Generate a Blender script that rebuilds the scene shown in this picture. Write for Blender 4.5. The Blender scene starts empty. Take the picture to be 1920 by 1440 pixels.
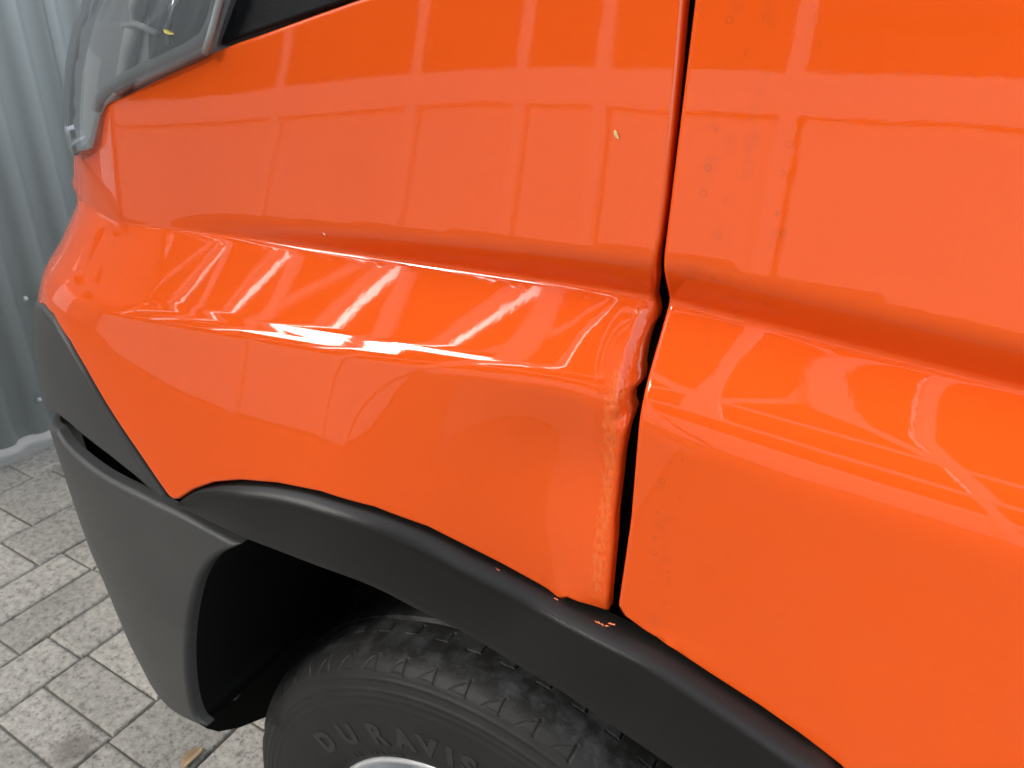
import bpy, bmesh, math, random
import numpy as np
from mathutils import Vector, Matrix
from mathutils.geometry import delaunay_2d_cdt

random.seed(7); RNG = np.random.default_rng(7)
SC = bpy.context.scene
COL = SC.collection

# ------------------------------------------------------------------ camera
YAW, PITCH, ROLL, FPX = 28.0, 24.9, 0.5, 1400.0
CAM = np.array([0.0, -0.49, 1.342])
def _axes(yaw, pitch, roll):
    y, p, r = map(math.radians, (yaw, pitch, roll))
    fw = np.array([-math.sin(y)*math.cos(p), math.cos(y)*math.cos(p), -math.sin(p)])
    rt = np.array([math.cos(y), math.sin(y), 0.0]); up = np.cross(rt, fw)
    return math.cos(r)*rt+math.sin(r)*up, -math.sin(r)*rt+math.cos(r)*up, fw
AX = _axes(YAW, PITCH, ROLL)
cd = bpy.data.cameras.new('camera'); cam = bpy.data.objects.new('camera', cd); COL.objects.link(cam)
cd.sensor_fit = 'HORIZONTAL'; cd.sensor_width = 36.0; cd.lens = FPX/1920*36.0
cd.clip_start = 0.02; cd.clip_end = 2000
cam.matrix_world = Matrix(((AX[0][0], AX[1][0], -AX[2][0], CAM[0]), (AX[0][1], AX[1][1], -AX[2][1], CAM[1]),
                           (AX[0][2], AX[1][2], -AX[2][2], CAM[2]), (0, 0, 0, 1)))
SC.camera = cam
cd.dof.use_dof = True; cd.dof.focus_distance = 0.66; cd.dof.aperture_fstop = 13.0

# ------------------------------------------------------------------ sky, sun, exposure
SUN_DIR = Vector((-0.46, -0.70, 0.55)).normalized()      # towards the sun
w = bpy.data.worlds.new('World'); SC.world = w; w.use_nodes = True
nt = w.node_tree; nt.nodes.clear()
sky = nt.nodes.new('ShaderNodeTexSky'); sky.sky_type = 'NISHITA'; sky.sun_disc = False
sky.sun_elevation = math.asin(SUN_DIR.z); sky.sun_rotation = math.atan2(SUN_DIR.x, SUN_DIR.y)
sky.air_density = 1.0; sky.dust_density = 3.0; sky.ozone_density = 0.5
bg = nt.nodes.new('ShaderNodeBackground'); bg.inputs[1].default_value = 0.15
wo = nt.nodes.new('ShaderNodeOutputWorld')
hs = nt.nodes.new('ShaderNodeHueSaturation'); hs.inputs['Saturation'].default_value = 0.3      # thin white haze
nt.links.new(sky.outputs[0], hs.inputs['Color']); nt.links.new(hs.outputs[0], bg.inputs[0]); nt.links.new(bg.outputs[0], wo.inputs[0])
sl = bpy.data.lights.new('sun', 'SUN'); sl.energy = 0.7; sl.angle = math.radians(5); sl.color = (1, 0.95, 0.86)
so = bpy.data.objects.new('sun', sl); COL.objects.link(so)
so.rotation_euler = SUN_DIR.to_track_quat('Z', 'Y').to_euler(); so.location = (-3, -3, 5)
SC.view_settings.view_transform = 'Standard'; SC.view_settings.look = 'None'
SC.view_settings.exposure = 1.84; SC.view_settings.gamma = 1.0
SC.cycles.max_bounces = 6; SC.cycles.diffuse_bounces = 3; SC.cycles.glossy_bounces = 4; SC.cycles.transparent_max_bounces = 10; SC.cycles.caustics_reflective = False; SC.cycles.caustics_refractive = False

# ------------------------------------------------------------------ helpers
def sstep(a, b, x):
    t = np.clip((np.asarray(x, float)-a)/(b-a), 0, 1); return t*t*(3-2*t)
def smin(a, b, k):
    h = np.clip(0.5+0.5*(b-a)/k, 0, 1); return b*(1-h)+a*h-k*h*(1-h)
def splus(x, k):
    return 0.5*(x+np.sqrt(x*x+k*k))
def ray(px, py):
    return (px-960)/FPX*AX[0]-(py-720)/FPX*AX[1]+AX[2]
def hit(S, px, py):
    """point of the surface y = S(x, z) that lies in the direction of a photograph pixel"""
    d = ray(px, py); t = np.linspace(0.25, 2.2, 2000)
    P = CAM+t[:, None]*d; g = P[:, 1]-S(P[:, 0], P[:, 2])
    k = np.where((g[:-1] < 0) & (g[1:] >= 0))[0]
    if len(k) == 0: k = [int(np.argmax(g[:1400]))]; return P[k[0]]
    k = k[0]; a = g[k]/(g[k]-g[k+1]); return P[k]*(1-a)+P[k+1]*a
def hitxz(S, pts):
    return [(float(p[0]), float(p[2])) for p in (hit(S, *q) for q in pts)]
def on_y(px, py, y):
    d = ray(px, py); return CAM+d*(y-CAM[1])/d[1]
def on_z(px, py, z):
    d = ray(px, py); return CAM+d*(z-CAM[2])/d[2]
def on_x(px, py, x):
    d = ray(px, py); return CAM+d*(x-CAM[0])/d[0]

def thing(name, loc, label, cat, group=None):
    o = bpy.data.objects.new(name, None); COL.objects.link(o); o.location = loc
    o.empty_display_size = 0.1; tag(o, label, cat, group); return o
def tag(o, label=None, cat=None, group=None, kind=None):
    if label: o['label'] = label
    if cat: o['category'] = cat
    if group: o['group'] = group
    if kind: o['kind'] = kind
    return o
def parent(o, p):
    o.parent = p
    if p is not None:
        o.matrix_parent_inverse = Matrix.Translation(p.location).inverted() if p.parent is None else Matrix.Identity(4)
    return o
def mesh_obj(name, verts, faces, mat, par=None, smooth=False, normals=None):
    me = bpy.data.meshes.new(name)
    me.from_pydata([tuple(map(float, v)) for v in verts], [], [tuple(map(int, f)) for f in faces])
    me.update()
    if smooth: me.polygons.foreach_set('use_smooth', [True]*len(me.polygons))
    if normals is not None: me.normals_split_custom_set_from_vertices([tuple(map(float, n)) for n in normals])
    if mat: me.materials.append(mat)
    o = bpy.data.objects.new(name, me); COL.objects.link(o)
    if par is not None:
        o.parent = par
        r = par
        M = Matrix.Identity(4)
        while r is not None:
            M = Matrix.Translation(r.location) @ M if r.type == 'EMPTY' else M
            r = r.parent
        if par.type == 'EMPTY': o.matrix_parent_inverse = M.inverted()
    return o
def box_data(x0, x1, y0, y1, z0, z1, base=0):
    v = [(x0,y0,z0),(x1,y0,z0),(x1,y1,z0),(x0,y1,z0),(x0,y0,z1),(x1,y0,z1),(x1,y1,z1),(x0,y1,z1)]
    f = [(0,3,2,1),(4,5,6,7),(0,1,5,4),(1,2,6,5),(2,3,7,6),(3,0,4,7)]
    return v, [tuple(i+base for i in q) for q in f]
def box(name, x0, x1, y0, y1, z0, z1, mat, par=None):
    v, f = box_data(x0, x1, y0, y1, z0, z1); return mesh_obj(name, v, f, mat, par)
def bar(name, a, b, wd, dp, mat, par=None, nrm=(0, 1, 0)):
    """a straight bar from a to b, wd wide in its plane, dp deep along nrm"""
    a, b, n = Vector(a), Vector(b), Vector(nrm).normalized()
    t = (b-a).normalized(); s = n.cross(t).normalized()*wd/2; n = n*dp/2
    v = [p+i*s+j*n for p in (a, b) for i, j in ((-1,-1),(1,-1),(1,1),(-1,1))]
    f = [(0,1,2,3),(7,6,5,4),(0,4,5,1),(1,5,6,2),(2,6,7,3),(3,7,4,0)]
    return mesh_obj(name, v, f, mat, par)
def tube(name, pts, r, mat, par=None, seg=12, squash=None):
    pts = [Vector(p) for p in pts]; v = []; f = []
    rr = r if hasattr(r, '__len__') else [r]*len(pts)
    for i, p in enumerate(pts):
        t = (pts[min(i+1, len(pts)-1)]-pts[max(i-1, 0)]).normalized()
        a = t.cross(Vector((0, 0, 1)) if abs(t.z) < .9 else Vector((0, 1, 0))).normalized(); b = t.cross(a)
        for k in range(seg):
            th = 2*math.pi*k/seg; v.append(p+rr[i]*(math.cos(th)*a+math.sin(th)*b))
    for i in range(len(pts)-1):
        for k in range(seg):
            f.append((i*seg+k, i*seg+(k+1) % seg, (i+1)*seg+(k+1) % seg, (i+1)*seg+k))
    f.append(tuple(range(seg))[::-1]); f.append(tuple(range((len(pts)-1)*seg, len(pts)*seg)))
    return mesh_obj(name, v, f, mat, par, smooth=True)
def resample(pts, step):
    p = np.array(pts, float); L = np.hypot(*(np.roll(p, -1, 0)-p).T); out = []
    for i in range(len(p)):
        n = max(1, int(round(L[i]/step))); q = p[(i+1) % len(p)]
        for k in range(n): out.append(p[i]+(q-p[i])*k/n)
    return np.array(out)
def catmull(pts, n=8, closed=False):
    p = np.array(pts, float); out = []; N = len(p)
    for i in range(N if closed else N-1):
        g = (lambda k: p[k % N]) if closed else (lambda k: p[min(max(k, 0), N-1)])
        a, b, c, d = g(i-1), g(i), g(i+1), g(i+2)
        for t in np.linspace(0, 1, n, endpoint=False):
            out.append(0.5*((2*b)+(-a+c)*t+(2*a-5*b+4*c-d)*t*t+(-a+3*b-3*c+d)*t**3))
    if not closed: out.append(p[-1])
    return [tuple(q) for q in out]
def poly_dist(P, poly):
    """distance of points to a closed polygon's edges"""
    a = poly; b = np.roll(poly, -1, 0); D = np.full(len(P), 1e9)
    for i in range(len(a)):
        ab = b[i]-a[i]; l = ab@ab
        if l < 1e-14: continue
        t = np.clip(((P-a[i])@ab)/l, 0, 1); D = np.minimum(D, np.hypot(*(P-a[i]-t[:, None]*ab).T))
    return D
def inside(P, poly):
    x, y = P[:, 0], P[:, 1]; c = np.zeros(len(P), bool); a = poly; b = np.roll(poly, -1, 0)
    for i in range(len(a)):
        if a[i, 1] == b[i, 1]: continue
        m = ((a[i, 1] > y) != (b[i, 1] > y)) & (x < (b[i, 0]-a[i, 0])*(y-a[i, 1])/(b[i, 1]-a[i, 1])+a[i, 0]); c ^= m
    return c
def panel(name, S, outline, mat, par=None, step=0.005, r=0.004, depth=0.02, attrs=None, edge_step=0.004, rings=(0, .12, .35, .65, 1.0), fine=None):
    """a sheet y = S(x, z) cut to an outline in (x, z), with a rolled edge of radius r and a return of the given depth"""
    poly = np.array(outline, float)
    A = 0.5*np.sum(poly[:, 0]*np.roll(poly[:, 1], -1)-np.roll(poly[:, 0], -1)*poly[:, 1])
    if A < 0: poly = poly[::-1]
    poly = resample(poly, edge_step)
    n = len(poly); tan = np.roll(poly, -1, 0)-np.roll(poly, 1, 0); tan /= np.linalg.norm(tan, axis=1)[:, None]+1e-12
    inn = np.stack([-tan[:, 1], tan[:, 0]], 1)
    pts = [poly]
    for q in rings[1:]:
        c = poly+inn*r*q
        ok = inside(c, poly) & (poly_dist(c, poly) > r*q*0.97); pts.append(c[ok])
    x0, z0 = poly.min(0); x1, z1 = poly.max(0)
    gx, gz = np.meshgrid(np.arange(x0, x1, step), np.arange(z0, z1, step)); G = np.stack([gx.ravel(), gz.ravel()], 1)
    for a_, b_, c_, d_, sx_, sz_ in (fine or ()):
        G = G[~((G[:, 0] > a_) & (G[:, 0] < b_) & (G[:, 1] > c_) & (G[:, 1] < d_))]
        hx_, hz_ = np.meshgrid(np.arange(a_, b_, sx_), np.arange(c_, d_, sz_)); G = np.concatenate([G, np.stack([hx_.ravel(), hz_.ravel()], 1)])
    G = G[inside(G, poly)]; G = G[poly_dist(G, poly) > max(r*1.25, step*.45)]; pts.append(G)
    allp = np.concatenate(pts)
    o_v, _, o_f, _, _, _ = delaunay_2d_cdt([Vector(p) for p in allp], [(i, (i+1) % n) for i in range(n)], [list(range(n))], 1, 1e-7)
    V = np.array([tuple(p) for p in o_v])
    def full(x, z):
        D = poly_dist(np.stack([x, z], 1), poly); q = np.clip(1-D/r, 0, 1)
        return S(x, z)+r*(1-np.sqrt(np.maximum(0, 1-q*q*.985)))
    y = full(V[:, 0], V[:, 1])
    e = 2e-4
    D0 = poly_dist(V, poly)
    # analytic normals: base surface gradient + rolled-edge slope
    sx = (S(V[:, 0]+e, V[:, 1])-S(V[:, 0]-e, V[:, 1]))/(2*e); sz = (S(V[:, 0], V[:, 1]+e)-S(V[:, 0], V[:, 1]-e))/(2*e)
    def lip(P):
        q = np.clip(1-poly_dist(P, poly)/r, 0, 1); return r*(1-np.sqrt(np.maximum(0, 1-q*q*.985)))
    near = D0 < r
    lx = np.zeros(len(V)); lz = np.zeros(len(V))
    if near.any():
        P = V[near]; idx = np.argmin(np.linalg.norm(P[:, None, :]-poly[None], axis=2), axis=1)
        q = np.clip(1-D0[near]/r, 0, 0.985); sl_ = q*.985/np.sqrt(1-q*q*.985); s = -inn[idx]*sl_[:, None]
        lx[near], lz[near] = s[:, 0], s[:, 1]
    N = np.stack([sx+lx, -np.ones(len(V)), sz+lz], 1); N /= np.linalg.norm(N, axis=1)[:, None]
    verts = [(V[i, 0], y[i], V[i, 1]) for i in range(len(V))]; faces = []
    for f in o_f:
        a, b, c = (V[i] for i in f[:3])
        cr = (b[0]-a[0])*(c[1]-a[1])-(b[1]-a[1])*(c[0]-a[0])
        faces.append(tuple(f) if cr > 0 else tuple(f)[::-1])      # counter-clockwise in (x, z) faces -y
    # return flange
    d2 = np.linalg.norm(V[:, None, :]-poly[None], axis=2) if len(V)*n < 4e7 else None
    ids = [int(np.argmin(np.hypot(*(V-poly[i]).T))) for i in range(n)]
    normals = list(N); base = len(verts)
    for i in range(n):
        vx, vy, vz = verts[ids[i]]; nn = (-inn[i, 0], 0.0, -inn[i, 1])
        verts.append((vx, vy, vz)); normals.append(nn); verts.append((vx, vy+depth, vz)); normals.append(nn)
    for i in range(n):
        j = (i+1) % n; a, b, c, d = base+2*i, base+2*j, base+2*j+1, base+2*i+1
        faces.append((a, d, c, b))
    o = mesh_obj(name, verts, faces, mat, par, smooth=True, normals=normals)
    if attrs:
        X = np.array([v[0] for v in verts]); Z = np.array([v[2] for v in verts])
        for k, fn in attrs.items():
            at = o.data.attributes.new(k, 'FLOAT', 'POINT'); at.data.foreach_set('value', np.asarray(fn(X, Z), np.float32))
    return o

# ------------------------------------------------------------------ materials
def mat_new(name):
    m = bpy.data.materials.new(name); m.use_nodes = True; t = m.node_tree
    return m, t, t.nodes['Principled BSDF']
def N_(t, kind, **kw):
    n = t.nodes.new(kind)
    for k, v in kw.items(): setattr(n, k, v)
    return n
def simple(name, col, rough=0.5, metal=0.0, bump=0.0, bscale=200.0, var=0.0, vscale=10.0, spec=0.5, coat=0.0):
    m, t, p = mat_new(name); p.inputs['Base Color'].default_value = (*col, 1); p.inputs['Roughness'].default_value = rough
    p.inputs['Metallic'].default_value = metal; p.inputs['Specular IOR Level'].default_value = spec; p.inputs['Coat Weight'].default_value = coat
    tc = N_(t, 'ShaderNodeTexCoord')
    if bump:
        n = N_(t, 'ShaderNodeTexNoise'); n.inputs['Scale'].default_value = bscale; n.inputs['Detail'].default_value = 4
        b = N_(t, 'ShaderNodeBump'); b.inputs['Strength'].default_value = bump; b.inputs['Distance'].default_value = 0.001
        t.links.new(tc.outputs['Object'], n.inputs['Vector']); t.links.new(n.outputs[0], b.inputs['Height']); t.links.new(b.outputs[0], p.inputs['Normal'])
    if var:
        n = N_(t, 'ShaderNodeTexNoise'); n.inputs['Scale'].default_value = vscale; n.inputs['Detail'].default_value = 6
        t.links.new(tc.outputs['Object'], n.inputs['Vector'])
        mx = N_(t, 'ShaderNodeMix', data_type='RGBA'); mx.inputs['A'].default_value = (*[c*(1-var) for c in col], 1); mx.inputs['B'].default_value = (*[min(1, c*(1+var)) for c in col], 1)
        t.links.new(n.outputs[0], mx.inputs['Factor']); t.links.new(mx.outputs['Result'], p.inputs['Base Color'])
    return m
def math_(t, op, a=None, b=None, c=None):
    n = N_(t, 'ShaderNodeMath', operation=op)
    for i, q in enumerate((a, b, c)):
        if q is None: continue
        if isinstance(q, (int, float)): n.inputs[i].default_value = q
        else: t.links.new(q, n.inputs[i])
    return n.outputs[0]
def ramp_(t, src, a, b, smooth=True):
    n = N_(t, 'ShaderNodeMapRange'); n.interpolation_type = 'SMOOTHSTEP' if smooth else 'LINEAR'
    n.inputs['From Min'].default_value = a; n.inputs['From Max'].default_value = b; t.links.new(src, n.inputs['Value']); return n.outputs[0]

def paint_material(name, scrape=False, spots=False):
    m, t, p = mat_new(name); L = t.links.new
    base = (0.80, 0.098, 0.0090)
    p.inputs['Roughness'].default_value = 0.5; p.inputs['Specular IOR Level'].default_value = 0.0
    p.inputs['Coat Weight'].default_value = 1.0; p.inputs['Coat Roughness'].default_value = 0.02; p.inputs['Coat IOR'].default_value = 1.6
    tc = N_(t, 'ShaderNodeTexCoord'); co = tc.outputs['Object']
    # orange peel
    n1 = N_(t, 'ShaderNodeTexNoise'); n1.inputs['Scale'].default_value = 170; n1.inputs['Detail'].default_value = 2; L(co, n1.inputs['Vector'])
    n2 = N_(t, 'ShaderNodeTexNoise'); n2.inputs['Scale'].default_value = 22; n2.inputs['Detail'].default_value = 1; L(co, n2.inputs['Vector'])
    h = math_(t, 'ADD', math_(t, 'MULTIPLY', n1.outputs[0], 0.012), math_(t, 'MULTIPLY', n2.outputs[0], 0.05))
    # faint dust mottling and sparse tar specks
    n3 = N_(t, 'ShaderNodeTexNoise'); n3.inputs['Scale'].default_value = 9; n3.inputs['Detail'].default_value = 6; L(co, n3.inputs['Vector'])
    mx = N_(t, 'ShaderNodeMix', data_type='RGBA'); mx.inputs['A'].default_value = (base[0]*.96, base[1]*.93, base[2]*.95, 1); mx.inputs['B'].default_value = (*[min(.9, c*1.04) for c in base], 1)
    L(n3.outputs[0], mx.inputs['Factor']); colr = mx.outputs['Result']
    vo = N_(t, 'ShaderNodeTexVoronoi'); vo.inputs['Scale'].default_value = 26; L(co, vo.inputs['Vector'])
    sp = N_(t, 'ShaderNodeSeparateColor'); L(vo.outputs['Color'], sp.inputs[0])
    sx = N_(t, 'ShaderNodeSeparateXYZ'); L(co, sx.inputs[0])
    if scrape: rare = math_(t, 'MULTIPLY', math_(t, 'GREATER_THAN', sp.outputs[0], 0.72), ramp_(t, sx.outputs[2], 1.08, .95))
    else: rare = math_(t, 'GREATER_THAN', sp.outputs[0], 0.975)
    dot = math_(t, 'MULTIPLY', rare, math_(t, 'LESS_THAN', vo.outputs['Distance'], math_(t, 'MULTIPLY', sp.outputs[1], 0.028)))
    mx2 = N_(t, 'ShaderNodeMix', data_type='RGBA'); L(dot, mx2.inputs['Factor']); L(colr, mx2.inputs['A']); mx2.inputs['B'].default_value = (.05, .02, .01, 1); colr = mx2.outputs['Result']
    if scrape:
        at = N_(t, 'ShaderNodeAttribute', attribute_name='scrape'); a = at.outputs['Fac']
        n4 = N_(t, 'ShaderNodeTexNoise'); n4.inputs['Scale'].default_value = 420; n4.inputs['Detail'].default_value = 5; mp4 = N_(t, 'ShaderNodeMapping'); mp4.inputs['Scale'].default_value = (1, 1, .4); L(co, mp4.inputs['Vector']); L(mp4.outputs[0], n4.inputs['Vector'])
        n5 = N_(t, 'ShaderNodeTexNoise'); n5.inputs['Scale'].default_value = 130; n5.inputs['Detail'].default_value = 3; L(co, n5.inputs['Vector'])
        hs = math_(t, 'MULTIPLY', a, math_(t, 'ADD', math_(t, 'MULTIPLY', n4.outputs[0], 0.5), n5.outputs[0]))
        h = math_(t, 'ADD', h, math_(t, 'MULTIPLY', hs, 0.9))
        fl = ramp_(t, math_(t, 'MULTIPLY', a, n4.outputs[0]), .36, .5)
        mx3 = N_(t, 'ShaderNodeMix', data_type='RGBA'); L(math_(t, 'MULTIPLY', fl, .55), mx3.inputs['Factor']); L(colr, mx3.inputs['A']); mx3.inputs['B'].default_value = (.80, .17, .04, 1); colr = mx3.outputs['Result']
        L(ramp_(t, a, 0, 1), N_(t, 'ShaderNodeMath').inputs[0])
        rr = math_(t, 'ADD', 0.03, math_(t, 'MULTIPLY', a, .12)); L(rr, p.inputs['Coat Roughness'])
        ch = N_(t, 'ShaderNodeAttribute', attribute_name='painted_glint').outputs['Fac']
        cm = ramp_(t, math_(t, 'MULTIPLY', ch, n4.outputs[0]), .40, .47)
        mx4 = N_(t, 'ShaderNodeMix', data_type='RGBA'); L(cm, mx4.inputs['Factor']); L(colr, mx4.inputs['A']); mx4.inputs['B'].default_value = (.86, .36, .20, 1); colr = mx4.outputs['Result']  # paler orange paints the crumple's mirror highlight into the colour
    if spots:
        # dried drip marks: small rings strung along three near-vertical tracks
        v2 = N_(t, 'ShaderNodeTexVoronoi'); v2.voronoi_dimensions = '2D'; v2.inputs['Scale'].default_value = 62
        cb = N_(t, 'ShaderNodeCombineXYZ'); L(sx.outputs[0], cb.inputs[0]); L(sx.outputs[2], cb.inputs[1]); L(cb.outputs[0], v2.inputs['Vector'])
        s2 = N_(t, 'ShaderNodeSeparateColor'); L(v2.outputs['Color'], s2.inputs[0])
        rad = math_(t, 'ADD', .05, math_(t, 'MULTIPLY', math_(t, 'POWER', s2.outputs[1], 3), .12))
        ring = ramp_(t, math_(t, 'ABSOLUTE', math_(t, 'SUBTRACT', v2.outputs['Distance'], rad)), .045, .01)
        some = math_(t, 'GREATER_THAN', s2.outputs[0], .5)
        tr = None
        for xc, wd, lo in ((-.1105, .012, .75), (-.092, .006, 1.06), (-.068, .006, 1.12)):
            q = math_(t, 'MULTIPLY', ramp_(t, math_(t, 'ABSOLUTE', math_(t, 'SUBTRACT', sx.outputs[0], xc)), wd, wd*.5), ramp_(t, sx.outputs[2], lo, lo+.06))
            tr = q if tr is None else math_(t, 'MAXIMUM', tr, q)
        f = math_(t, 'MULTIPLY', math_(t, 'MULTIPLY', math_(t, 'MULTIPLY', ring, some), tr), .24)
        n6 = N_(t, 'ShaderNodeTexNoise'); n6.inputs['Scale'].default_value = 60; L(co, n6.inputs['Vector'])
        streak = math_(t, 'MULTIPLY', math_(t, 'MULTIPLY', tr, ramp_(t, n6.outputs[0], .5, .75)), .10)
        mx5 = N_(t, 'ShaderNodeMix', data_type='RGBA'); L(math_(t, 'ADD', f, streak), mx5.inputs['Factor']); L(colr, mx5.inputs['A']); mx5.inputs['B'].default_value = (.22, .06, .03, 1); colr = mx5.outputs['Result']
    L(colr, p.inputs['Base Color'])
    b = N_(t, 'ShaderNodeBump'); b.inputs['Strength'].default_value = 1.0; b.inputs['Distance'].default_value = 0.001
    L(h, b.inputs['Height']); L(b.outputs[0], p.inputs['Normal']); L(b.outputs[0], p.inputs['Coat Normal'])
    return m

M_fender = paint_material('fender_paint', scrape=True)
M_door = paint_material('door_paint', spots=True)
M_paint = paint_material('body_paint')
def plastic_material(name, col, rough, specks=True):
    m = simple(name, col, rough, bump=.25, bscale=1400, var=.25, vscale=14, spec=.4); t = m.node_tree; L = t.links.new; p = t.nodes['Principled BSDF']
    if specks:
        tc = N_(t, 'ShaderNodeTexCoord'); vo = N_(t, 'ShaderNodeTexVoronoi'); vo.inputs['Scale'].default_value = 30; L(tc.outputs['Object'], vo.inputs['Vector'])
        sp = N_(t, 'ShaderNodeSeparateColor'); L(vo.outputs['Color'], sp.inputs[0])
        d = math_(t, 'MULTIPLY', math_(t, 'GREATER_THAN', sp.outputs[0], .8), math_(t, 'LESS_THAN', vo.outputs['Distance'], math_(t, 'MULTIPLY', sp.outputs[1], .03)))
        src = p.inputs['Base Color'].links[0].from_socket
        mx = N_(t, 'ShaderNodeMix', data_type='RGBA'); L(d, mx.inputs['Factor']); L(src, mx.inputs['A']); mx.inputs['B'].default_value = (.35, .33, .28, 1); L(mx.outputs['Result'], p.inputs['Base Color'])
    return m
M_bumper = plastic_material('bumper_plastic', (.056, .056, .053), .45)
M_arch = plastic_material('arch_plastic', (.0115, .0108, .0098), .32)
M_black = simple('black_plastic', (.0045, .0045, .0045), .6, spec=.12)
M_cowl = simple('cowl_plastic', (.008, .0092, .010), .5, bump=.2, bscale=900, spec=.12)

# ------------------------------------------------------------------ the van's side as a surface y = F(x, z)
Y0 = -0.030
def crease_z(x): return 1.178-0.006*sstep(-.50, -.72, x)-.085*np.clip(np.asarray(x, float)+.137, 0, .5)
def front_low(x, x0=-.66):
    d = np.maximum(0, x0-x); return .2*(d/.4)**2.5
X0_Z = [.80, 1.062, 1.099, 1.17]; X0_X = [-.665, -.651, -.6145, -.60]
X0_LOW = None
KZ, KU = (1.165, 1.235), (.25, .85)
XC = -.690
def F(x, z):
    x = np.asarray(x, float); z = np.asarray(z, float)
    s = z-crease_z(x)
    b = .029*sstep(-.66, -.16, x)
    bw = .010+.019*sstep(-.66, -.10, x)
    up = (.090+.045*sstep(-.20, -.72, x))*np.maximum(0, s)
    rec = b*np.clip(smin(splus(bw-s, .008)-.0015, bw, .004)/bw, 0, 1)
    q = splus(-s, .0008+.0035*sstep(-.20, -.11, x))
    H = .0475+.004*sstep(-.2, -.6, x)
    sh = -smin((.78-.06*sstep(-.14, 0, x))*q, H, .008+.012*sstep(-.20, -.09, x))
    fl = sstep(-.19, -.40, x); t_ = np.clip(1.118-z, 0, .20)         # the wing swells towards the arch, the door stays upright
    low = (1-fl)*.022*np.maximum(0, 1.09-z)-fl*(.25*t_-.14*t_*t_)
    w_ = sstep(.006, -.014, s)
    dd = splus(XC-x, .006)
    fu = .25*dd+np.interp(z, KZ, KU)*dd*dd
    return Y0+.022*np.maximum(0, -.1-x)**2+up+rec+sh+low+(1-w_)*fu+w_*front_low(x, np.interp(z, X0_Z, X0_X) if X0_LOW is None else X0_LOW)
def solve_x0(make, px, py):
    lo, hi = -1.25, -.3
    d = ray(px, py); t = np.linspace(.4, 1.8, 1500); P = CAM+t[:, None]*d
    for _ in range(40):
        m = .5*(lo+hi); g = np.max((P[:, 1]-make(m)(P[:, 0], P[:, 2])))
        if g > 0: lo = m
        else: hi = m
    k = np.argmax(P[:, 1]-make(m)(P[:, 0], P[:, 2])); return m, P[k]
def _upper(K):
    def S(x, z):
        dd = splus(XC-x, .006); return Y0+.135*np.maximum(0, z-1.172)+.022*np.maximum(0, -.1-x)**2+.25*dd+np.where(x > -1.0, 1, 9)*(K+1.25)*6*dd*dd
    return S
_k = sorted((float(P[2]), 6*(m+1.25)) for m, P in (solve_x0(_upper, *q) for q in ((131, 312), (131, 340), (131, 368), (131, 396), (131, 418))))
KZ, KU = [a for a, b in _k], [b for a, b in _k]
def _lower(m):
    def S(x, z):
        global X0_LOW
        X0_LOW = m; r = F(x, z); X0_LOW = None; return r
    return S
_k = sorted((float(P[2]), m) for m, P in (solve_x0(_lower, *q) for q in ((71, 562), (79, 525), (90, 498), (104, 470), (121, 436))))
X0_Z, X0_X = [.80]+[a for a, b in _k], [_k[0][1]-.01]+[b for a, b in _k]

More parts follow.
